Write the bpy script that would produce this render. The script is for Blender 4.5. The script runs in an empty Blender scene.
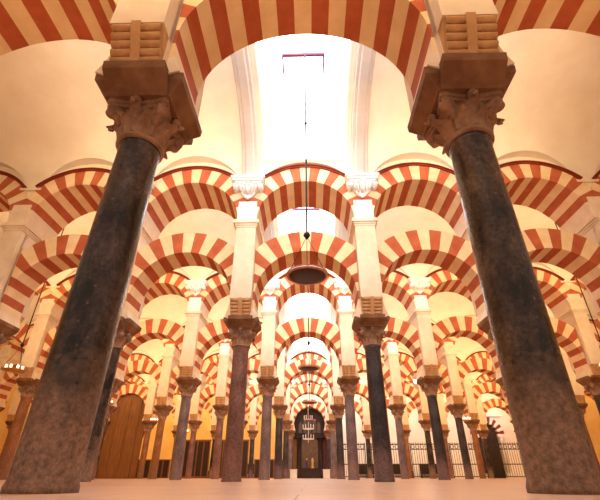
import bpy, bmesh, math, random
from math import pi, sin, cos, radians, sqrt, atan2
from mathutils import Vector, Matrix

sc = bpy.context.scene
COL = sc.collection
random.seed(7)

# ------------------------------------------------------------------ helpers
def lin(r, g, b):
    f = lambda c: (c/255/12.92) if c/255 <= .04045 else ((c/255+.055)/1.055)**2.4
    return (f(r), f(g), f(b), 1)

def material(name, c1, c2=None, scale=3.0, rough=.7, spec=.3, bump=0.0, bscale=None, stretch=(1, 1, 1),
             contrast=(.35, .65), detail=6, emit=None, estr=0, metal=0):
    m = bpy.data.materials.new(name); m.use_nodes = True
    nt = m.node_tree; b = nt.nodes['Principled BSDF']
    b.inputs['Roughness'].default_value = rough
    b.inputs['Specular IOR Level'].default_value = spec
    b.inputs['Metallic'].default_value = metal
    b.inputs['Base Color'].default_value = c1
    tc = nt.nodes.new('ShaderNodeTexCoord'); mp = nt.nodes.new('ShaderNodeMapping')
    mp.inputs['Scale'].default_value = stretch
    nt.links.new(tc.outputs['Object'], mp.inputs['Vector'])
    if c2 is not None:
        n = nt.nodes.new('ShaderNodeTexNoise'); n.inputs['Scale'].default_value = scale
        n.inputs['Detail'].default_value = detail; n.inputs['Roughness'].default_value = .62
        r = nt.nodes.new('ShaderNodeValToRGB')
        r.color_ramp.elements[0].position = contrast[0]; r.color_ramp.elements[1].position = contrast[1]
        r.color_ramp.elements[0].color = c1; r.color_ramp.elements[1].color = c2
        nt.links.new(mp.outputs['Vector'], n.inputs['Vector'])
        nt.links.new(n.outputs['Fac'], r.inputs['Fac'])
        nt.links.new(r.outputs['Color'], b.inputs['Base Color'])
    if bump:
        n2 = nt.nodes.new('ShaderNodeTexNoise'); n2.inputs['Scale'].default_value = bscale or scale*4
        n2.inputs['Detail'].default_value = 8
        bp = nt.nodes.new('ShaderNodeBump'); bp.inputs['Strength'].default_value = bump; bp.inputs['Distance'].default_value = .02
        nt.links.new(mp.outputs['Vector'], n2.inputs['Vector'])
        nt.links.new(n2.outputs['Fac'], bp.inputs['Height']); nt.links.new(bp.outputs['Normal'], b.inputs['Normal'])
    if emit:
        b.inputs['Emission Color'].default_value = emit; b.inputs['Emission Strength'].default_value = estr
    return m

def worn_marble(name, dark, light, worn, rough=.38, scale=4.0):
    """polished shaft: cloudy marble with pale flecks, its bottom metre worn dull and dusty"""
    m = material(name, dark, light, scale=scale, rough=rough, spec=.5, bump=.22, bscale=30, stretch=(1, 1, .5), contrast=(.42, .66), detail=12)
    nt = m.node_tree; b = nt.nodes['Principled BSDF']
    tc = nt.nodes.new('ShaderNodeTexCoord'); sp = nt.nodes.new('ShaderNodeSeparateXYZ')
    nt.links.new(tc.outputs['Object'], sp.inputs[0])
    n = nt.nodes.new('ShaderNodeTexNoise'); n.inputs['Scale'].default_value = 5; n.inputs['Detail'].default_value = 6
    nt.links.new(tc.outputs['Object'], n.inputs['Vector'])
    ma = nt.nodes.new('ShaderNodeMath'); ma.operation = 'MULTIPLY_ADD'; ma.inputs[1].default_value = 1.1
    nt.links.new(n.outputs['Fac'], ma.inputs[0]); nt.links.new(sp.outputs['Z'], ma.inputs[2])
    mr = nt.nodes.new('ShaderNodeMapRange'); mr.inputs['From Min'].default_value = 1.45; mr.inputs['From Max'].default_value = .95
    nt.links.new(ma.outputs[0], mr.inputs['Value'])
    mx = nt.nodes.new('ShaderNodeMix'); mx.data_type = 'RGBA'; mx.inputs['B'].default_value = worn
    old = b.inputs['Base Color'].links[0].from_socket
    nt.links.new(mr.outputs['Result'], mx.inputs['Factor']); nt.links.new(old, mx.inputs['A'])
    g = nt.nodes.new('ShaderNodeTexNoise'); g.inputs['Scale'].default_value = 26; g.inputs['Detail'].default_value = 8; g.inputs['Roughness'].default_value = .75
    nt.links.new(tc.outputs['Object'], g.inputs['Vector'])
    gr = nt.nodes.new('ShaderNodeMapRange'); gr.inputs['From Min'].default_value = .36; gr.inputs['From Max'].default_value = .64; gr.inputs['To Min'].default_value = .45; gr.inputs['To Max'].default_value = 1.35
    nt.links.new(g.outputs['Fac'], gr.inputs['Value'])
    mg = nt.nodes.new('ShaderNodeMix'); mg.data_type = 'RGBA'; mg.blend_type = 'MULTIPLY'; mg.inputs['Factor'].default_value = 1; mg.clamp_result = False
    nt.links.new(mx.outputs['Result'], mg.inputs['A']); nt.links.new(gr.outputs['Result'], mg.inputs['B']); mx = mg
    # pale scratches and pits in the stone
    v = nt.nodes.new('ShaderNodeTexVoronoi'); v.inputs['Scale'].default_value = 9
    nt.links.new(tc.outputs['Object'], v.inputs['Vector'])
    v2 = nt.nodes.new('ShaderNodeMapRange'); v2.inputs['From Min'].default_value = .13; v2.inputs['From Max'].default_value = .05
    v2.inputs['To Max'].default_value = .3
    nt.links.new(v.outputs['Distance'], v2.inputs['Value'])
    mx2 = nt.nodes.new('ShaderNodeMix'); mx2.data_type = 'RGBA'; mx2.inputs['B'].default_value = lin(150, 130, 115)
    nt.links.new(v2.outputs['Result'], mx2.inputs['Factor']); nt.links.new(mx.outputs['Result'], mx2.inputs['A'])
    nt.links.new(mx2.outputs['Result'], b.inputs['Base Color'])
    rr = nt.nodes.new('ShaderNodeMapRange'); rr.inputs['To Min'].default_value = rough; rr.inputs['To Max'].default_value = .75
    nt.links.new(mr.outputs['Result'], rr.inputs['Value']); nt.links.new(rr.outputs['Result'], b.inputs['Roughness'])
    return m

M = {}
M['plaster'] = material('plaster', lin(236, 222, 196), lin(243, 232, 210), 1.2, .85, .1, .05, 6)
M['white'] = material('white_plaster', lin(243, 236, 226), lin(248, 243, 235), 1.5, .8, .1, .05, 8)
M['cream'] = material('cream_stone', lin(228, 198, 150), lin(240, 214, 174), 2.5, .85, .1, .15, 14)
M['red'] = material('red_brick', lin(174, 90, 58), lin(190, 106, 72), 3, .88, .1, .25, 20)
M['hood'] = material('red_moulding', lin(120, 44, 28), lin(140, 56, 36), 3, .8, .15)
M['pier'] = material('pier_stone', lin(226, 204, 174), lin(240, 222, 196), 2.0, .85, .1, .12, 12)
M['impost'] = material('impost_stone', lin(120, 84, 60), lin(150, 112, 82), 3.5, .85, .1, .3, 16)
M['rolls'] = material('roll_stone', lin(190, 142, 98), lin(210, 168, 120), 3.5, .85, .1, .3, 16)
M['rib'] = material('rib_plaster', lin(196, 184, 172), lin(208, 196, 184), 2, .85, .1)
M['maroon'] = material('maroon_paint', lin(82, 30, 26), lin(98, 40, 32), 3, .6, .3)
M['capital'] = material('capital_stone', lin(136, 102, 80), lin(182, 146, 118), 5, .85, .1, .4, 18)
M['floor'] = material('floor_marble', lin(214, 172, 146), lin(226, 190, 166), .8, .32, .4, .03, 3)
M['wood'] = material('dark_wood', lin(40, 24, 16), lin(62, 38, 24), 2, .55, .3, .1, 10, stretch=(6, 6, .6))
M['panelwood'] = material('brown_wood', lin(112, 70, 34), lin(140, 92, 46), 2, .6, .3, .1, 10, stretch=(6, 6, .6))
M['olive'] = material('gilt_wood', lin(82, 58, 36), lin(108, 78, 48), 4, .5, .4)
M['iron'] = material('black_iron', lin(34, 28, 26), lin(48, 40, 36), 6, .5, .4)
M['lampdark'] = material('dark_bronze', lin(52, 22, 18), lin(72, 32, 24), 4, .5, .5)
M['brass'] = material('brass', lin(196, 140, 60), lin(214, 160, 84), 4, .35, .5, metal=.6)
M['rim'] = material('copper_rim', lin(190, 120, 96), lin(214, 150, 122), 5, .4, .5)
M['glass'] = material('lamp_glass', lin(255, 236, 200), emit=(1, .8, .5, 1), estr=6)
M['spotglass'] = material('spotlight_lens', lin(255, 250, 240), emit=(1, .95, .85, 1), estr=60)
M['candle'] = material('white_candle', lin(240, 232, 220), rough=.5)
M['pane'] = material('skylight_opal_glass', lin(245, 248, 250), emit=(.93, .97, 1, 1), estr=4)
M['frame'] = material('skylight_frame', lin(110, 44, 70), lin(120, 52, 78), 3, .6)
M['purple'] = material('purple_cloth', lin(74, 40, 96), lin(92, 52, 112), 4, .8)
M['gold'] = material('gilded_metal', lin(206, 156, 70), lin(230, 184, 96), 5, .35, .5, metal=.5)
M['marble'] = material('white_marble', lin(240, 232, 222), lin(248, 242, 234), 2, .5, .3)
M['wallwarm'] = material('warm_wall_plaster', lin(232, 196, 120), lin(240, 208, 138), 1, .85, .1)
SHAFT = {
    'dark grey': worn_marble('dark_grey_marble', lin(32, 25, 25), lin(96, 78, 72), lin(142, 112, 94), .22),
    'grey brown': worn_marble('grey_brown_marble', lin(38, 29, 25), lin(104, 82, 68), lin(138, 108, 88), .22),
    'red brown': worn_marble('red_brown_marble', lin(112, 74, 64), lin(152, 112, 98), lin(142, 100, 84), .4),
    'charcoal': worn_marble('charcoal_marble', lin(42, 36, 38), lin(84, 74, 76), lin(120, 94, 90), .35),
    'mauve grey': worn_marble('mauve_grey_marble', lin(104, 84, 84), lin(142, 122, 120), lin(140, 112, 106), .4),
    'tawny': worn_marble('tawny_marble', lin(136, 84, 50), lin(172, 116, 74), lin(140, 96, 66), .4),
}

class MB:
    def __init__(s): s.bm = bmesh.new()
    def face(s, pts, mi=0, smooth=False):
        f = s.bm.faces.new([s.bm.verts.new(p) for p in pts]); f.material_index = mi; f.smooth = smooth; return f
    def box(s, c, h, mi=0):
        x, y, z = c; a, b, d = h
        v = [s.bm.verts.new((x+i*a, y+j*b, z+k*d)) for i in (-1, 1) for j in (-1, 1) for k in (-1, 1)]
        for q in ((0, 1, 3, 2), (4, 6, 7, 5), (0, 4, 5, 1), (2, 3, 7, 6), (0, 2, 6, 4), (1, 5, 7, 3)):
            s.bm.faces.new([v[i] for i in q]).material_index = mi
    def loft(s, rings, caps=True, mi=0, smooth=False, closed=True):
        R = [[s.bm.verts.new(p) for p in r] for r in rings]; n = len(R[0])
        for a, b in zip(R, R[1:]):
            for i in range(n if closed else n-1):
                j = (i+1) % n
                f = s.bm.faces.new((a[i], a[j], b[j], b[i])); f.material_index = mi; f.smooth = smooth
        if caps:
            for r in (R[0][::-1], R[-1]):
                f = s.bm.faces.new(r); f.material_index = mi
    def lathe(s, prof, c=(0, 0, 0), n=32, mi=0, smooth=True, caps=True):
        s.loft([[(c[0]+r*cos(2*pi*i/n), c[1]+r*sin(2*pi*i/n), c[2]+z) for i in range(n)] for r, z in prof], caps, mi, smooth)
    def cyl(s, p, q, r, n=8, mi=0, r2=None):
        p, q = Vector(p), Vector(q); d = (q-p).normalized()
        u = d.orthogonal().normalized(); w = d.cross(u); r2 = r if r2 is None else r2
        s.loft([[tuple(o+u*rr*cos(2*pi*i/n)+w*rr*sin(2*pi*i/n)) for i in range(n)] for o, rr in ((p, r), (q, r2))], True, mi, n > 6)
    def torus(s, c, R, r, n=32, k=8, mi=0, axis='z'):
        rings = []
        for i in range(n):
            a = 2*pi*i/n; ring = []
            for j in range(k):
                b = 2*pi*j/k; x, y, z = (R+r*cos(b))*cos(a), (R+r*cos(b))*sin(a), r*sin(b)
                if axis == 'y': x, y, z = x, z, y
                if axis == 'x': x, y, z = z, x, y
                ring.append((c[0]+x, c[1]+y, c[2]+z))
            rings.append(ring)
        s.loft(rings+[rings[0]], False, mi, True)
    def ball(s, c, r, sx=1, sy=1, sz=1, n=12, mi=0):
        s.loft([[(c[0]+sx*r*sin(pi*j/n)*cos(2*pi*i/n), c[1]+sy*r*sin(pi*j/n)*sin(2*pi*i/n), c[2]-sz*r*cos(pi*j/n)) for i in range(n)]
                for j in range(1, n)], True, mi, True)
    def build(s, name, mats, parent=None, weld=True, loc=None):
        if weld: bmesh.ops.remove_doubles(s.bm, verts=s.bm.verts, dist=1e-5)
        bmesh.ops.recalc_face_normals(s.bm, faces=s.bm.faces)
        me = bpy.data.meshes.new(name); s.bm.to_mesh(me); s.bm.free()
        for m in (mats if isinstance(mats, (list, tuple)) else [mats]): me.materials.append(m)
        o = bpy.data.objects.new(name, me); COL.objects.link(o)
        if parent: o.parent = parent
        if loc: o.location = loc
        return o

def tag(o, label=None, cat=None, group=None, kind='thing'):
    if label: o['label'] = label
    if cat: o['category'] = cat
    if group: o['group'] = group
    if kind: o['kind'] = kind
    return o
def empty(name, loc=(0, 0, 0)):
    o = bpy.data.objects.new(name, None); COL.objects.link(o); o.location = loc; return o
def copy_tree(o, parent=None):
    c = o.copy(); COL.objects.link(c); c.parent = parent
    for ch in [x for x in KIDS.get(o.name, [])]: copy_tree(ch, c)
    return c
KIDS = {}
def register(root):
    for ch in root.children:
        KIDS.setdefault(root.name, []).append(ch); register(ch)

# ------------------------------------------------------------------ plan of the hall
A = 1.70                    # half a column spacing
Y0, S = 2.98, 7.16          # first arcade, distance between arcades
NA = 6
YA = [Y0+S*k for k in range(NA)]
COLS = [4, 8, 10, 12, 14, 14]
ZS, ZC, ZI = 3.0, 3.44, 3.70        # shaft top, capital top, impost top
LC, LR, LE = 4.27, 1.38, 2.04       # lower arch centre, radius, outer radius
UC, UR, UE = 6.55, 1.42, 1.97       # upper arch
VS, VR, LUN = 7.90, 2.15, .95       # vault springing, rise, lunette rise
HT = .62                            # half thickness of the upper wall
ORD = ['nearest', 'second', 'third', 'fourth', 'fifth', 'farthest']
NTH = ['first', 'second', 'third', 'fourth', 'fifth', 'sixth', 'seventh', 'eighth', 'ninth']
xs_cols = lambda n: [A*(2*i-n+1) for i in range(n)]

def side_of(x): return 'left' if x < 0 else 'right'
def col_place(x): return '%s to the %s of the central aisle' % (NTH[int((abs(x)/A-1)/2+.1)], side_of(x))
def bay_place(x):
    return 'over the central aisle' if abs(x) < .1 else '%s bay %s of the central aisle' % (NTH[int(abs(x)/(2*A)-.9)], side_of(x))

# ------------------------------------------------------------------ column
def capital_mesh():
    m = MB()
    m.lathe([(.196, ZS), (.235, ZS+.005), (.235, ZS+.045), (.205, ZS+.05), (.205, ZS+.15), (.225, ZS+.26), (.265, ZS+.35), (.27, ZS+.37)], n=24)
    def leaf(a, z0, h, r0, out, w):
        u = Vector((cos(a), sin(a), 0)); t = Vector((-sin(a), cos(a), 0)); rings = []
        for i, (f, o, ww) in enumerate(((0, 0, .8), (.35, .02, 1), (.65, .05, 1.05), (.88, .12, .85), (1.0, .2, .55), (.93, .25, .4), (.82, .24, .25))):
            c = u*(r0+o*out/.2) + Vector((0, 0, z0+f*h)); th = .035
            rings.append([tuple(c - t*w*ww + u*-.01), tuple(c + u*th), tuple(c + t*w*ww + u*-.01), tuple(c - u*.03)])
        m.loft(rings)
    for i in range(8):
        leaf(i*pi/4+pi/8, ZS+.04, .19, .2, .11, .07)
    for i in range(8):
        leaf(i*pi/4, ZS+.06, .31 if i % 2 else .29, .205, .14, .075)
    for i in range(4):
        a = pi/4+i*pi/2; c = Vector((cos(a)*.345, sin(a)*.345, ZS+.315)); t = Vector((-sin(a), cos(a), 0))
        m.cyl(c-t*.055, c+t*.055, .062, 12)
        m.cyl(c-t*.07, c+t*.07, .03, 8)
        m.cyl((cos(a)*.24, sin(a)*.24, ZS+.2), tuple(c), .04, 8, r2=.05)
    ring = []
    for k in range(4):                                  # concave abacus
        a0 = pi/4+k*pi/2; p = Vector((cos(a0), sin(a0)))*.46; q = Vector((cos(a0+pi/2), sin(a0+pi/2)))*.46
        t = (q-p).normalized(); mid = (p+q)/2
        for f in (.06, .3, .5, .7, .94):
            pt = p.lerp(q, f)-mid.normalized()*.055*sin(pi*f); ring.append(pt)
    m.loft([[(v.x*s, v.y*s, z) for v in ring] for s, z in ((.93, ZC-.085), (.93, ZC-.05), (1, ZC-.045), (1, ZC))])
    for k in range(4):
        a = k*pi/2; m.ball((cos(a)*.31, sin(a)*.31, ZC-.05), .055, n=8)
    return m

def impost_mesh():
    m = MB()
    def cross(w, v, e, f, z): return [(x, y, z) for x, y in ((w, v), (w, f), (-w, f), (-w, v), (-e, v), (-e, -v), (-w, -v), (-w, -f), (w, -f), (w, -v), (e, -v), (e, v))]
    m.loft([cross(.31, .32, .33, .34, ZC), cross(.31, .32, .34, .36, ZC+.03), cross(.31, .395, .45, .53, ZI-.09), cross(.31, .40, .455, .545, ZI)])
    return m

def shaft_mesh(r0, r1):
    m = MB()
    m.lathe([(r0*1.06, 0), (r0*1.06, .035), (r0*1.0, .075)] + [(r0+(r1-r0)*(f**1.5), .075+f*(ZS-.16)) for f in (.1, .25, .4, .55, .7, .85, 1)]
            + [(r1*1.06, ZS-.055), (r1*1.06, ZS-.01), (r1, ZS)], n=48)
    return m

cap_o = imp_o = None
protos = {}
LOOK = {(0, -1): 'dark grey', (0, 1): 'grey brown', (1, -1): 'red brown', (1, 1): 'charcoal', (2, -1): 'mauve grey', (2, 1): 'mauve grey',
        (3, -1): 'charcoal', (3, 1): 'charcoal', (2, -7): 'tawny', (1, -3): 'dark grey', (2, 3): 'charcoal', (2, -3): 'mauve grey', (2, -5): 'red brown'}
cyc = ['charcoal', 'red brown', 'dark grey', 'mauve grey', 'dark grey', 'tawny', 'charcoal']
LEAN = ((.012, .75, .05), (-.005, .5, .03))
def column(k, x):
    global cap_o, imp_o
    i = int(round((x/A)))
    look = LOOK.get((k, i)) or cyc[(k*3+i*5) % 7]
    if look not in protos:
        r = empty('marble_column')
        shaft_mesh(.212, .196).build('shaft', SHAFT[look], r)
        if cap_o is None:
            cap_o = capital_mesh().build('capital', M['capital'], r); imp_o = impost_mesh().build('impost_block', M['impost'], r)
        else:
            for o in (cap_o, imp_o):
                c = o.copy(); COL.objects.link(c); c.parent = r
        register(r); protos[look] = r
    else:
        r = copy_tree(protos[look])
    r.location = (x, YA[k], 0)
    if k == 0 and abs(x) < 2: r.location.x += LEAN[x > 0][0]; r.rotation_euler.y = radians(LEAN[x > 0][1])   # the old shafts lean a little
    tag(r, '%s marble column in the %s arcade, %s' % (look, ORD[k], col_place(x)), 'column', 'marble columns of the arcades')

# ------------------------------------------------------------------ pier above a column
PX, PY = .28, .68
def make_pier(bracket):
    r = empty('stone_pier')
    m = MB()
    m.box((0, 0, (ZI+6.3)/2), (PX, .50, (6.3-ZI)/2))
    # upper part corbelled out to the full wall thickness
    for s in (-1, 1):
        m.box((0, s*.555, (ZI+.42+6.3)/2), (PX, .125, (6.3-ZI-.42)/2))
    m.build('pier_block', M['pier'], r)
    for s in (-1, 1):
        c = MB()
        for j in range(5):                              # stepped rolls, left and right of a flat band
            z = ZI+.045+j*.084; y = s*(.50+.035*j)
            for x0, x1 in ((-.25, -.045), (.045, .25)):
                c.cyl((x0, y, z), (x1, y, z), .045, 12)
        for w, rows in ((.05, ((ZI, .53), (ZI+.105, .56), (ZI+.21, .61), (ZI+.315, .66), (ZI+.425, .70))), (.27, ((ZI, .49), (ZI+.105, .51), (ZI+.21, .55), (ZI+.315, .60), (ZI+.425, .65)))):
            c.loft([[(-w, s*.40, z), (w, s*.40, z), (w, s*b, z), (-w, s*b, z)] for z, b in rows])
        c.build('roll_corbel', M['rolls'], r)
    n = MB()
    for z0, z1, e in ((6.30, 6.36, .02), (6.36, 6.42, .045), (6.42, 6.5, .09), (6.5, 6.55, .06)):
        n.box((0, 0, (z0+z1)/2), (PX+e, PY+e, (z1-z0)/2))
    n.build('cornice', M['pier'], r)
    u = MB(); u.box((0, 0, (6.55+7.2)/2), (PX-.01, PY+.03, .325)); u.build('springer_block', M['white'] if bracket else M['pier'], r)
    # baroque bracket capital facing the nave
    if not bracket:
        b = MB()
        for z0, z1, e in ((7.78, 7.82, .01), (7.82, 7.85, .025)): b.box((0, 0, (z0+z1)/2), (PX+.03+e, PY+e, (z1-z0)/2))
        b.build('string_course', M['plaster'], r); register(r); return r
    b = MB(); yw = -HT
    for z0, z1, w, d in ((7.70, 7.74, .40, .40), (7.74, 7.82, .46, .46), (7.82, 7.90, .50, .50)):
        b.box((0, yw-d/2+.02, (z0+z1)/2), (w, d/2, (z1-z0)/2))
    b.loft([[(sx*w, yw+.02 if sy else yw-d, z) for sx, sy in ((-1, 1), (-1, 0), (1, 0), (1, 1))] for z, w, d in ((7.3, .05, .12), (7.36, .14, .15), (7.46, .22, .2), (7.58, .28, .26), (7.70, .34, .34))])
    for sx in (-1, 1):
        for rr, yy in ((.085, .34), (.05, .38), (.02, .40)):
            b.cyl((sx*.37, yw-.06, 7.61), (sx*.37, yw-yy, 7.61), rr, 14)
        b.torus((sx*.37, yw-.35, 7.61), .064, .02, 16, 6, axis='y')
        for (x0, z0), (x1, z1) in (((.10, 7.42), (.16, 7.66)), ((.19, 7.47), (.26, 7.66)), ((.0, 7.40), (.05, 7.62))):
            b.cyl((sx*x0, yw-.17, z0), (sx*x1, yw-.36, z1), .035, 8, r2=.055)
            b.ball((sx*x1, yw-.37, z1), .052, n=8)
    b.ball((0, yw-.36, 7.74), .08, n=8); b.ball((0, yw-.15, 7.31), .05, 1, 1, 1.6, n=8)
    b.build('bracket_capital', M['white'], r)
    register(r); return r
pier_protos = {}
def pier(k, x):
    br = abs(x) < 4*A
    if br not in pier_protos: r = pier_protos[br] = make_pier(br)
    else: r = copy_tree(pier_protos[br])
    r.location = (x, YA[k], 0)
    if k == 0 and abs(x) < 2: r.location.x += LEAN[x > 0][2]
    tag(r, 'stone pier %s, %s arcade, %s' % ('with bracket capital' if br else 'with thin string course', ORD[k], col_place(x)), 'pier', 'stone piers above the columns')

# ------------------------------------------------------------------ arches
def voussoirs(zc, R, E, xmax, half, a0, a1, n, plain=0):
    m = MB(); sub = 3
    for i in range(n):
        mi = 2 if (i < plain or i >= n-plain) else (0 if i % 2 == 0 else 1)
        st = []
        for j in range(sub+1):
            a = radians(a0+(a1-a0)*(i+j/sub)/n); e = min(E, xmax/max(abs(cos(a)), 1e-6))
            e = max(e, R+.02)
            st.append([(R*cos(a), -half, zc+R*sin(a)), (e*cos(a), -half, zc+e*sin(a)), (e*cos(a), half, zc+e*sin(a)), (R*cos(a), half, zc+R*sin(a))])
        m.loft(st, True, mi)
    return m
low_p = up_p = None
def lower_arch(k, x):
    global low_p
    if low_p is None:
        o = low_p = voussoirs(LC, LR, LE, 1.62, .42, -24, 204, 23, 1).build('lower_arch', [M['red'], M['cream'], M['pier']], weld=False)
    else: o = low_p.copy(); COL.objects.link(o)
    o.location = (x+(.04 if k == 0 else 0), YA[k], 0)
    tag(o, 'red and cream striped lower horseshoe arch, %s arcade, %s' % (ORD[k], bay_place(x)), 'arch', 'striped lower horseshoe arches')
def upper_arch(k, x):
    global up_p
    if up_p is None:
        r = up_p = empty('upper_arch')
        voussoirs(UC, UR, UE, 1.695, PY, 0, 180, 19, 2).build('striped_ring', [M['red'], M['cream'], M['pier']], r, weld=False)
        h = MB(); st = []
        for i in range(25):
            a = radians(41+98*i/24)
            st.append([(rr*cos(a), y, UC+rr*sin(a)) for rr, y in ((UE-.01, -HT), (UE-.01, -PY-.05), (UE+.03, -PY-.05), (UE+.03, -PY-.02), (UE+.05, -PY-.02), (UE+.05, -PY-.07), (UE+.085, -PY-.07), (UE+.085, -HT))])
        h.loft(st); h.build('hood_moulding', M['hood'], r)
        register(r)
    else: r = copy_tree(up_p)
    r.location = (x, YA[k], 0)
    tag(r, 'red and cream striped upper round arch, %s arcade, %s' % (ORD[k], bay_place(x)), 'arch', 'striped upper round arches')

for k in range(NA):
    xs = xs_cols(COLS[k])
    for x in xs: column(k, x); pier(k, x)
    for x0, x1 in zip(xs, xs[1:]):
        lower_arch(k, (x0+x1)/2); upper_arch(k, (x0+x1)/2)
    # wall over the upper arches
    m = MB(); TOP = 10.35
    for x0, x1 in zip(xs, xs[1:]):
        c = (x0+x1)/2; n = 20
        for i in range(n):
            q = [-A+2*A*(i+j)/n for j in (0, 1)]
            zb = [UC+sqrt(max(UE**2-t*t, 0)) - .01 for t in q]
            for s in (-1, 1):
                m.face([(c+q[0], YA[k]+s*HT, zb[0]), (c+q[1], YA[k]+s*HT, zb[1]), (c+q[1], YA[k]+s*HT, TOP), (c+q[0], YA[k]+s*HT, TOP)])
            m.face([(c+q[0], YA[k]-HT, zb[0]), (c+q[1], YA[k]-HT, zb[1]), (c+q[1], YA[k]+HT, zb[1]), (c+q[0], YA[k]+HT, zb[0])])
            m.face([(c+q[0], YA[k]-HT, TOP), (c+q[1], YA[k]-HT, TOP), (c+q[1], YA[k]+HT, TOP), (c+q[0], YA[k]+HT, TOP)])
    tag(m.build('wall_upper', M['plaster']), 'plastered wall over the arches of the %s arcade' % ORD[k], 'wall', kind='structure')

# ------------------------------------------------------------------ vaults
HV = (S-2*HT)/2
WID = [8, 10, 12, 14, 14, 14, 6]     # the last one is the nave the camera stands in
SKX, SKA, SKB = 1.28, -.55, .93           # skylight half width, near and far edge as a share of the half span
def zb(u): return VS+VR*sqrt(max(0, 1-u*u))
rib_p = sky_p = None
WHERE = lambda n: 'behind the %s arcade' % ORD[n] if n >= 0 else 'in front of the nearest arcade'
for n in range(-1, NA):
    ym = Y0+S*n+S/2
    m = MB(); cnt = WID[n]
    for b in range(-cnt//2, cnt//2+1):
        cx = b*2*A
        ts = sorted(set([cos(pi*i/24)*1.38 for i in range(25)] + ([-SKX, SKX] if b == 0 else [])))
        pts = [-A]+ts+[A]
        prof = []
        for t in pts:
            zc = VS+(.74 if b == 0 else LUN)*sqrt(max(0, 1-(t/1.38)**2)) if abs(t) < 1.38 else VS
            prof.append((t, zc, sqrt(max(0, 1-((zc-VS)/VR)**2))))
        for (t0, z0, u0), (t1, z1, u1) in zip(prof, prof[1:]):
            def strip(f0, f1, steps):
                # f: parameter along the cross section, -1..1 -> angle between the two creases
                for j in range(steps):
                    q = []
                    for (t, uc, jj) in ((t0, u0, j), (t1, u1, j), (t1, u1, j+1), (t0, u0, j+1)):
                        lo = f0(uc); hi = f1(uc); a = lo+(hi-lo)*jj/steps
                        q.append((cx+t, ym+HV*sin(a), VS+VR*cos(a)))
                    m.face(q, smooth=True)
            cr = lambda uc: math.asin(min(1, uc)); crn = lambda uc: -math.asin(min(1, uc))
            if b == 0 and abs((t0+t1)/2) < SKX:
                strip(crn, lambda uc: math.asin(SKA), 10); strip(lambda uc: math.asin(SKB), cr, 10)
            else:
                strip(crn, cr, 24)
            for s in (-1, 1):                           # lunette barrel
                if u0 < 1 or u1 < 1:
                    m.face([(cx+t0, ym+s*HV, z0), (cx+t1, ym+s*HV, z1), (cx+t1, ym+s*HV*u1, z1), (cx+t0, ym+s*HV*u0, z0)], smooth=True)
    bmesh.ops.remove_doubles(m.bm, verts=m.bm.verts, dist=1e-4)
    for e in m.bm.edges:
        if len(e.link_faces) == 2 and e.calc_face_angle(0) > radians(20): e.smooth = False
    o = m.build('ceiling', M['plaster'], weld=False)
    tag(o, 'cream plaster groin vault %s' % WHERE(n), 'ceiling', kind='structure')
    # ribs
    for i in range(-(cnt//2), cnt//2+2):
        x = (2*i-1)*A
        if abs(x) > 2*A: continue
        if rib_p is None:
            r = rib_p = empty('vault_rib')
            for nm, w, d0, d1 in (('rib_band', .25, -.02, .12), ('rib_fillet', .14, .10, .17)):
                g = MB(); st = []
                for j in range(37):
                    a = -pi/2+pi*j/36
                    f = lambda d: ((HV-d)*sin(a), VS+(VR-d)*cos(a))
                    st.append([(-w, *f(d0)), (-w, *f(d1)), (-w+.03, *f(d1+.02)), (w-.03, *f(d1+.02)), (w, *f(d1)), (w, *f(d0))])
                g.loft(st, mi=0); g.build(nm, M['rib'], r)
            register(r)
        else: r = copy_tree(rib_p)
        r.location = (x, ym, 0)
        tag(r, 'white vault rib %s, %s' % (WHERE(n), col_place(x).replace('first to the ', 'on the ')), 'rib', 'plaster ribs of the vaults')
    # skylight over the central aisle
    if sky_p is None:
        r = sky_p = empty('skylight')
        y0, y1 = HV*SKA, HV*SKB; za, zc_ = zb(SKA), zb(SKB); H = .3
        a0, a1 = math.asin(SKA), math.asin(SKB)
        def sec(a, x, lift): return (x, (HV+lift)*sin(a), VS+(VR+lift)*cos(a))
        p = MB(); p.loft([[sec(a0+(a1-a0)*j/14, x, l) for x, l in ((-SKX, .06), (SKX, .06), (SKX, .1), (-SKX, .1))] for j in range(15)]); p.build('pane', M['pane'], r)
        for x in (-SKX, SKX):
            g = MB(); g.loft([[sec(a0+(a1-a0)*j/14, x+dx, l) for dx, l in ((-.03, -.03), (.03, -.03), (.03, .12), (-.03, .12))] for j in range(15)]); g.build('frame_side', M['white'], r)
        for a in (a0, a1):
            g = MB(); g.loft([[sec(a+da, x, l) for da, l in ((-.012, -.03), (.012, -.03), (.012, .12), (-.012, .12))] for x in (-SKX, SKX)]); g.build('frame_end', M['white'], r)
        h = math.asin(.04); g = MB()
        g.loft([[sec(h+da, x, l) for da, l in ((-.012, -.03), (.012, -.03), (.012, .055), (-.012, .055))] for x in (-.58, .58)])
        for x in (-.56, .56): g.loft([[sec(h+j*.06, x+dx, l) for dx, l in ((-.022, -.03), (.022, -.03), (.022, .055), (-.022, .055))] for j in range(4)])
        g.build('hatch_frame', M['frame'], r)
        register(r)
    else: r = copy_tree(sky_p)
    r.location = (0, ym, 0)  # the unseen one over the camera's nave is added to light the foreground
    tag(r, 'bright white glazed skylight in the vault %s' % WHERE(n), 'skylight', 'skylights over the central aisle')

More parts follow.
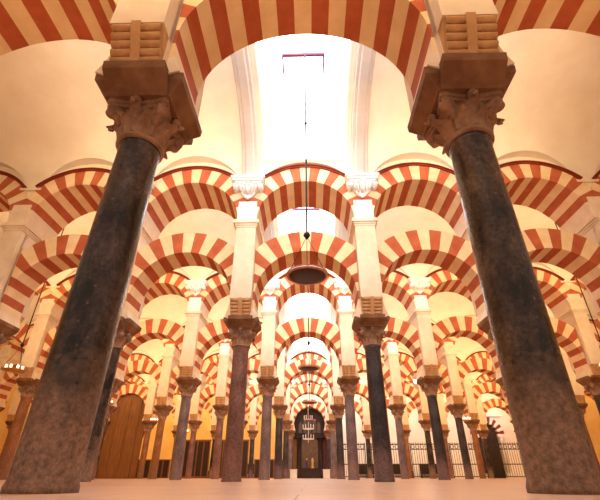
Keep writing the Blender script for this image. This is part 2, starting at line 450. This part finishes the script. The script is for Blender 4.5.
# ------------------------------------------------------------------ floor, walls
YE = YA[-1]+S-HT
m = MB(); m.box((0, 20, -.1), (27, 27, .1)); fl = m.build('floor', M['floor'])
nt = M['floor'].node_tree; b = nt.nodes['Principled BSDF']
br = nt.nodes.new('ShaderNodeTexBrick'); br.inputs['Scale'].default_value = 1; br.inputs['Brick Width'].default_value = 1.1; br.inputs['Row Height'].default_value = .7
br.inputs['Mortar Size'].default_value = .006; br.inputs['Color1'].default_value = (1, 1, 1, 1); br.inputs['Color2'].default_value = (.9, .89, .88, 1); br.inputs['Mortar'].default_value = (.55, .5, .46, 1)
tcn = [x for x in nt.nodes if x.type == 'TEX_COORD'][0]; nt.links.new(tcn.outputs['Object'], br.inputs['Vector'])
mx = nt.nodes.new('ShaderNodeMix'); mx.data_type = 'RGBA'; mx.blend_type = 'MULTIPLY'; mx.inputs['Factor'].default_value = 1
old = b.inputs['Base Color'].links[0].from_socket; nt.links.new(old, mx.inputs['A']); nt.links.new(br.outputs['Color'], mx.inputs['B']); nt.links.new(mx.outputs['Result'], b.inputs['Base Color'])
tag(fl, 'pale pink marble slab floor', 'floor', kind='structure')
for nm, x0, x1, mt, lb in (('wall_end_left', -24.4, -1.9, 'wallwarm', 'warm yellow plastered end wall left of the altarpiece'), ('wall_end_middle', -1.9, 1.9, 'plaster', 'plastered end wall behind the altarpiece'), ('wall_end_right', 1.9, 24.4, 'white', 'white plastered end wall right of the altarpiece')):
    m = MB(); m.box(((x0+x1)/2, YE+.2, 5.2), ((x1-x0)/2, .2, 5.2)); tag(m.build(nm, M[mt]), lb, 'wall', kind='structure')
for s, nm in ((-1, 'wall_left'), (1, 'wall_right')):
    m = MB(); m.box((s*24.2, 20.5, 5.2), (.2, 25.4, 5.2)); tag(m.build(nm, M['wallwarm']), 'warm plastered wall at the far %s of the hall' % side_of(s), 'wall', kind='structure')

# ------------------------------------------------------------------ pendant lamps
def make_pendant(metal, cat_r):
    r = empty('pendant_lamp'); zd = 3.3; R = .36
    c = MB(); c.cyl((0, 0, 4.2), (0, 0, 10.0), .02, 6)
    for z in (7.3,): c.cyl((-.14, 0, z), (.14, 0, z), .016, 6); c.ball((0, 0, z), .04, n=6)
    c.build('chain', M['iron'], r)
    h = MB(); h.lathe([(.012, 4.26), (.05, 4.24), (.07, 4.19), (.04, 4.14), (.012, 4.1)], n=14); h.build('hub', M['iron'], r)
    for i in range(3):
        a = pi/2+i*2*pi/3
        s = MB(); s.cyl((0, 0, 4.17), (R*cos(a), R*sin(a), zd+.03), .007, 5); s.build('suspension_chain', M['iron'], r)
    d = MB(); d.lathe([(.02, zd-.05), (.2, zd-.04), (R-.04, zd-.01), (R-.02, zd+.02), (.1, zd+.03)], n=40); d.build('dish', metal, r)
    t = MB(); t.torus((0, 0, zd+.01), R, .022, 40, 8); t.torus((0, 0, zd+.05), R+.01, .012, 40, 6); t.build('rim', M['rim'] if metal is M['lampdark'] else M['brass'], r)
    for i in range(8*cat_r):
        a = i*pi/4+.2
        g = MB(); g.lathe([(.025, zd+.03), (.035, zd+.07), (.03, zd+.12), (.012, zd+.15)], (.26*cos(a), .26*sin(a), 0), 10); g.build('glass_cup', M['glass'], r)
    register(r); return r
lp = make_pendant(M['lampdark'], 0); lb = make_pendant(M['brass'], 1); used = set()
for n in range(4):
    r = lp if n == 0 else copy_tree(lp)
    r.location = (.05, YA[n]+S/2, 0)
    tag(r, 'dark dish pendant lamp on a chain over the central aisle, behind the %s arcade' % ORD[n], 'lamp', 'dark pendant lamps over the aisle')
first = True
for n in (1, 2, 3, 4):
    for s in (-1, 1):
        r = lb if first else copy_tree(lb); first = False
        r.location = (s*6*A, YA[n]+S/2, 0)
        tag(r, 'brass dish pendant lamp in the %s side nave, behind the %s arcade' % (side_of(s), ORD[n]), 'lamp', 'brass pendant lamps of the side naves')

# white tiered candle chandelier before the altar
r = empty('candle_chandelier', (-.1, 35.2, 0)); c = MB(); c.cyl((0, 0, 2.5), (0, 0, 9.9), .02, 6); c.build('stem', M['candle'], r)
for z, R in ((2.75, .42), (3.5, .42), (4.2, .32)):
    t = MB(); t.torus((0, 0, z), R, .03, 24, 6)
    for i in range(6): t.cyl((0, 0, z), (R*cos(i*pi/3), R*sin(i*pi/3), z), .018, 6)
    t.build('tier_ring', M['candle'], r)
    for i in range(6):
        q = MB(); q.cyl((R*cos(i*pi/3), R*sin(i*pi/3), z), (R*cos(i*pi/3), R*sin(i*pi/3), z+.32), .032, 8); q.build('candle', M['candle'], r)
tag(r, 'white three tier candle chandelier hanging before the dark altarpiece', 'chandelier')

# small bright spotlight on a pier
r = empty('spotlight', (6.25, YA[3]-.3, 4.95))
m = MB(); m.cyl((-.9, 0, 0), (-.05, 0, 0), .025, 8); m.build('bracket_arm', M['iron'], r)
m = MB(); m.cyl((0, .12, 0), (0, -.1, 0), .1, 16); m.build('housing', M['iron'], r)
m = MB(); m.cyl((0, -.1, 0), (0, -.115, 0), .09, 16); m.build('lens', M['spotglass'], r)
tag(r, 'small bright spotlight on a bracket at a right hand pier of the fourth arcade', 'spotlight')

# ------------------------------------------------------------------ altar end
ya = YA[5]+.85
r = empty('altarpiece', (0, ya, 0))
def arched(w, zs, R, y0, y1, n=16, xo=0):
    pts = [(xo-w, 0), (xo+w, 0)]+[(xo+R*cos(pi*i/n), zs+R*sin(pi*i/n)) for i in range(n+1)]
    m = MB(); m.loft([[(x, y, z) for x, z in pts] for y in (y0, y1)]); return m
arched(1.62, 4.2, 1.62, .1, .35).build('back_panel', M['wood'], r)
arched(.72, 2.9, .72, 0, .12).build('niche_panel', M['olive'], r)
for s in (-1, 1):
    m = MB(); m.lathe([(.16, 0), (.16, .2), (.11, .25), (.1, 2.9), (.16, 3.05), (.16, 3.15)], (s*1.0, -.05, 0), 16); m.build('post', M['wood'], r)
    m = MB(); m.box((s*1.36, .02, 1.7), (.18, .1, 1.4)); m.build('side_panel', M['panelwood'] if s < 0 else M['maroon'], r)
m = MB(); m.box((0, -.05, 3.3), (1.62, .2, .13)); m.box((0, -.08, 3.46), (1.66, .24, .03)); m.build('cross_beam', M['wood'], r)
for i in range(-2, 3):
    m = MB(); x = i*.42; m.loft([[(x-.15, y, 3.6), (x+.15, y, 3.6), (x+.15, y, 4.5-.1*abs(i)), (x, y, 4.8-.12*abs(i)), (x-.15, y, 4.5-.1*abs(i))] for y in (.02, .12)]); m.build('upper_panel', M['olive'], r)
tag(r, 'dark wooden arched altarpiece closing the far end of the central aisle', 'altarpiece')
r = empty('altar_table', (0, ya-1.0, 0)); m = MB(); m.box((0, 0, .34), (.95, .3, .34)); m.build('table_block', M['wood'], r)
m = MB(); m.box((0, 0, .71), (1.02, .36, .03)); m.build('table_top', M['wood'], r); tag(r, 'low dark wooden altar table before the altarpiece', 'altar')
def statue(nm, x, h, robe, label, cat):
    r = empty(nm, (x, ya-1.0, .74))
    m = MB(); m.lathe([(.16*h, 0), (.15*h, .1*h), (.1*h, .5*h), (.15*h, .7*h), (.13*h, .8*h), (.04*h, .84*h)], n=16); m.build('robe', robe, r)
    m = MB(); m.ball((0, 0, .91*h), .09*h, n=10); m.build('head', M['gold'], r)
    tag(r, label, cat)
statue('robed_statue', -.28, .75, M['purple'], 'small purple robed statue standing on the altar table', 'statue')
statue('gilded_statue', .22, .8, M['gold'], 'small gilded statue standing on the altar table', 'statue')
for s in (-1, 1):
    m = MB(); m.box((0, 0, .3), (.28, .25, .3)); m.box((0, 0, .63), (.32, .29, .03)); o = m.build('marble_plinth', M['marble'], loc=(s*1.38, ya-1.55, 0))
    tag(o, 'white marble plinth on the floor %s of the altar table' % side_of(s), 'plinth', 'plinths beside the altar')

# wooden screen filling a far left arch
r = empty('wooden_screen', (-8*A, YA[4], 0))
arched(1.36, 4.27, 1.36, -.08, .08).build('screen_panel', M['panelwood'], r)
for x in (-.85, 0, .85):
    m = MB(); m.box((x, -.1, 2.6), (.07, .05, 2.6)); m.build('upright', M['panelwood'], r)
tag(r, 'brown wooden screen filling a far left arch of the fifth arcade', 'screen')

# iron grilles between the farthest columns on the right
gp = None
for i in range(1, 7):
    x = 2*A*i
    if gp is None:
        r = gp = empty('iron_grille')
        m = MB()
        for z in (.12, 1.05, 2.2, 2.6): m.box((0, 0, z), (1.44, .03, .035))
        for s in (-1, 1): m.box((s*1.42, 0, 1.35), (.035, .035, 1.35))
        m.build('grille_frame', M['iron'], r)
        m = MB()
        for j in range(14): m.cyl((-1.3+.2*j, 0, .12), (-1.3+.2*j, 0, 2.75), .018, 6)
        for j in range(7): m.torus((-1.2+.4*j, 0, 2.4), .16, .018, 14, 5, axis='y')
        m.build('bars', M['iron'], r)
        register(r)
    else: r = copy_tree(gp)
    r.location = (x, YA[5], 0)
    tag(r, 'black iron grille between farthest arcade columns, %s bay right of the central aisle' % NTH[i-1], 'grille', 'iron grilles at the far right')

# dark wooden screens between the farthest columns on the left
sp_ = None
for i in range(1, 7):
    if sp_ is None:
        r = sp_ = empty('wooden_partition')
        m = MB(); m.box((0, 0, 1.45), (1.42, .04, 1.4)); m.build('panelling', M['wood'], r)
        m = MB(); m.box((0, 0, 2.92), (1.45, .08, .07)); m.build('top_rail', M['panelwood'], r)
        m = MB(); m.box((0, 0, .08), (1.45, .08, .08)); m.build('bottom_rail', M['panelwood'], r)
        for j in range(6):
            m = MB(); m.box((-1.38+.552*j, -.05, 1.5), (.045, .03, 1.36)); m.build('stile', M['panelwood'], r)
        register(r)
    else: r = copy_tree(sp_)
    r.location = (-2*A*i, YA[5], 0)
    r.scale.z = .48 if i in (1, 4) else 1
    tag(r, '%sdark wooden partition between farthest arcade columns, %s bay left of the central aisle' % ('low ' if i in (1, 4) else 'tall ', NTH[i-1]), 'partition', 'wooden partitions at the far left')

# white marble portal on the end wall, right
r = empty('marble_portal', (18.2, YE-.35, 0))
for s in (-1, 1):
    m = MB(); m.box((s*1.3, 0, .2), (.34, .33, .2)); m.lathe([(.24, .4), (.22, 3.4), (.3, 3.6)], (s*1.3, 0, 0), 20); m.box((s*1.3, 0, 3.75), (.34, .33, .15)); m.build('portal_column', M['marble'], r)
m = voussoirs(3.9, 1.0, 1.6, 3, .3, 0, 180, 15); m.build('portal_arch', [M['hood'], M['marble'], M['marble']], r, weld=False)
m = MB(); m.box((0, 0, 5.75), (1.75, .34, .2)); m.build('portal_cornice', M['marble'], r)
arched(.98, 3.9, .98, .1, .3).build('portal_door', M['wood'], r)
tag(r, 'white marble portal with striped arch on the far right end wall', 'portal')
# dark benches along the end wall
bp_ = None
for i, x in enumerate((-19, -15.6, -12.2, -8.8, -5.4, 5.4, 8.8, 12.2)):
    if bp_ is None:
        r = bp_ = empty('wooden_bench')
        m = MB(); m.box((0, 0, .46), (1.3, .24, .03)); m.build('seat', M['wood'], r)
        m = MB(); m.box((0, .26, .8), (1.3, .03, .45)); m.build('backrest', M['wood'], r)
        for s in (-1, 1):
            m = MB(); m.box((s*1.27, 0, .32), (.03, .27, .32)); m.build('bench_end', M['wood'], r)
        register(r)
    else: r = copy_tree(bp_)
    r.location = (x, YE-.4, 0)
    j = [5, 4, 3, 2, 1, 1, 2, 3][i]
    tag(r, 'dark wooden bench against the end wall, %s to the %s of the altarpiece' % (NTH[j-1], side_of(x)), 'bench', 'benches along the end wall')

# ------------------------------------------------------------------ light
def spot(loc, direc, energy, color, angle=165, radius=.12):
    l = bpy.data.lights.new('unseen_spot', 'SPOT'); l.energy = energy; l.color = color; l.spot_size = radians(angle); l.spot_blend = 1; l.shadow_soft_size = radius  # added lamps without fixtures, some aimed at vaults, some at arch fronts
    o = bpy.data.objects.new('unseen_spot', l); COL.objects.link(o); o.location = loc
    o.rotation_euler = Vector(direc).to_track_quat('-Z', 'Y').to_euler(); return o
WARM = (1, .72, .42); MID = (1, .80, .60); COOL = (.90, .93, 1); AMBER = (1, .58, .22)
EN = 340
for n in range(NA):
    for x in xs_cols(COLS[n]):
        i = abs(round(x/A))
        spot((x, YA[n]+1.9, 6.7), (0, .62, .78), EN*(.5 if i == 1 else .72), COOL if i == 1 else MID if i == 3 else WARM, 120)
        if n < NA-1: spot((x, YA[n]+1.3, 7.75), (0, 1, -.35), 370 if i == 1 else 260, COOL if i == 1 else MID if i == 3 else WARM, 100)  # added front fill for the next arcade's piers and arches
        if i > 1 and n > 0: spot((x, YA[n]+.9, 6.72), (0, 1, -.25), 110, AMBER, 140)
for x in (4, 9, 14, 19): spot((x, YE-3.5, 5.5), (0, 1, -.2), 110, COOL, 150)
for x in (-4, -9, -14, -19): spot((x, YE-3.5, 5.5), (0, 1, 0), 130, AMBER, 150)
for x in (-5.1, -1.7, 1.7, 5.1):       # unseen amber lamps behind the camera, added to warm the near arch
    spot((x, Y0-S+.9, 4.4), (0, .9, .75), 900, AMBER, 105)
w = bpy.data.worlds.new('World'); sc.world = w; w.use_nodes = True
bg = w.node_tree.nodes['Background']; bg.inputs['Color'].default_value = (1, .76, .58, 1); bg.inputs['Strength'].default_value = .3

# ------------------------------------------------------------------ camera
cam = bpy.data.cameras.new('camera'); co = bpy.data.objects.new('camera', cam); COL.objects.link(co)
cam.sensor_width = 36; cam.lens = 395/600*36; cam.clip_start = .02; cam.clip_end = 200
co.location = (.075, 0, .09); co.rotation_euler = (radians(90+29.9), 0, radians(1.38))
sc.camera = co
sc.view_settings.view_transform = 'Standard'; sc.view_settings.look = 'None'; sc.view_settings.exposure = .68; sc.view_settings.gamma = 1
sc.view_settings.use_curve_mapping = False
sc.cycles.use_denoising = True
sc.cycles.max_bounces = 8; sc.cycles.diffuse_bounces = 5
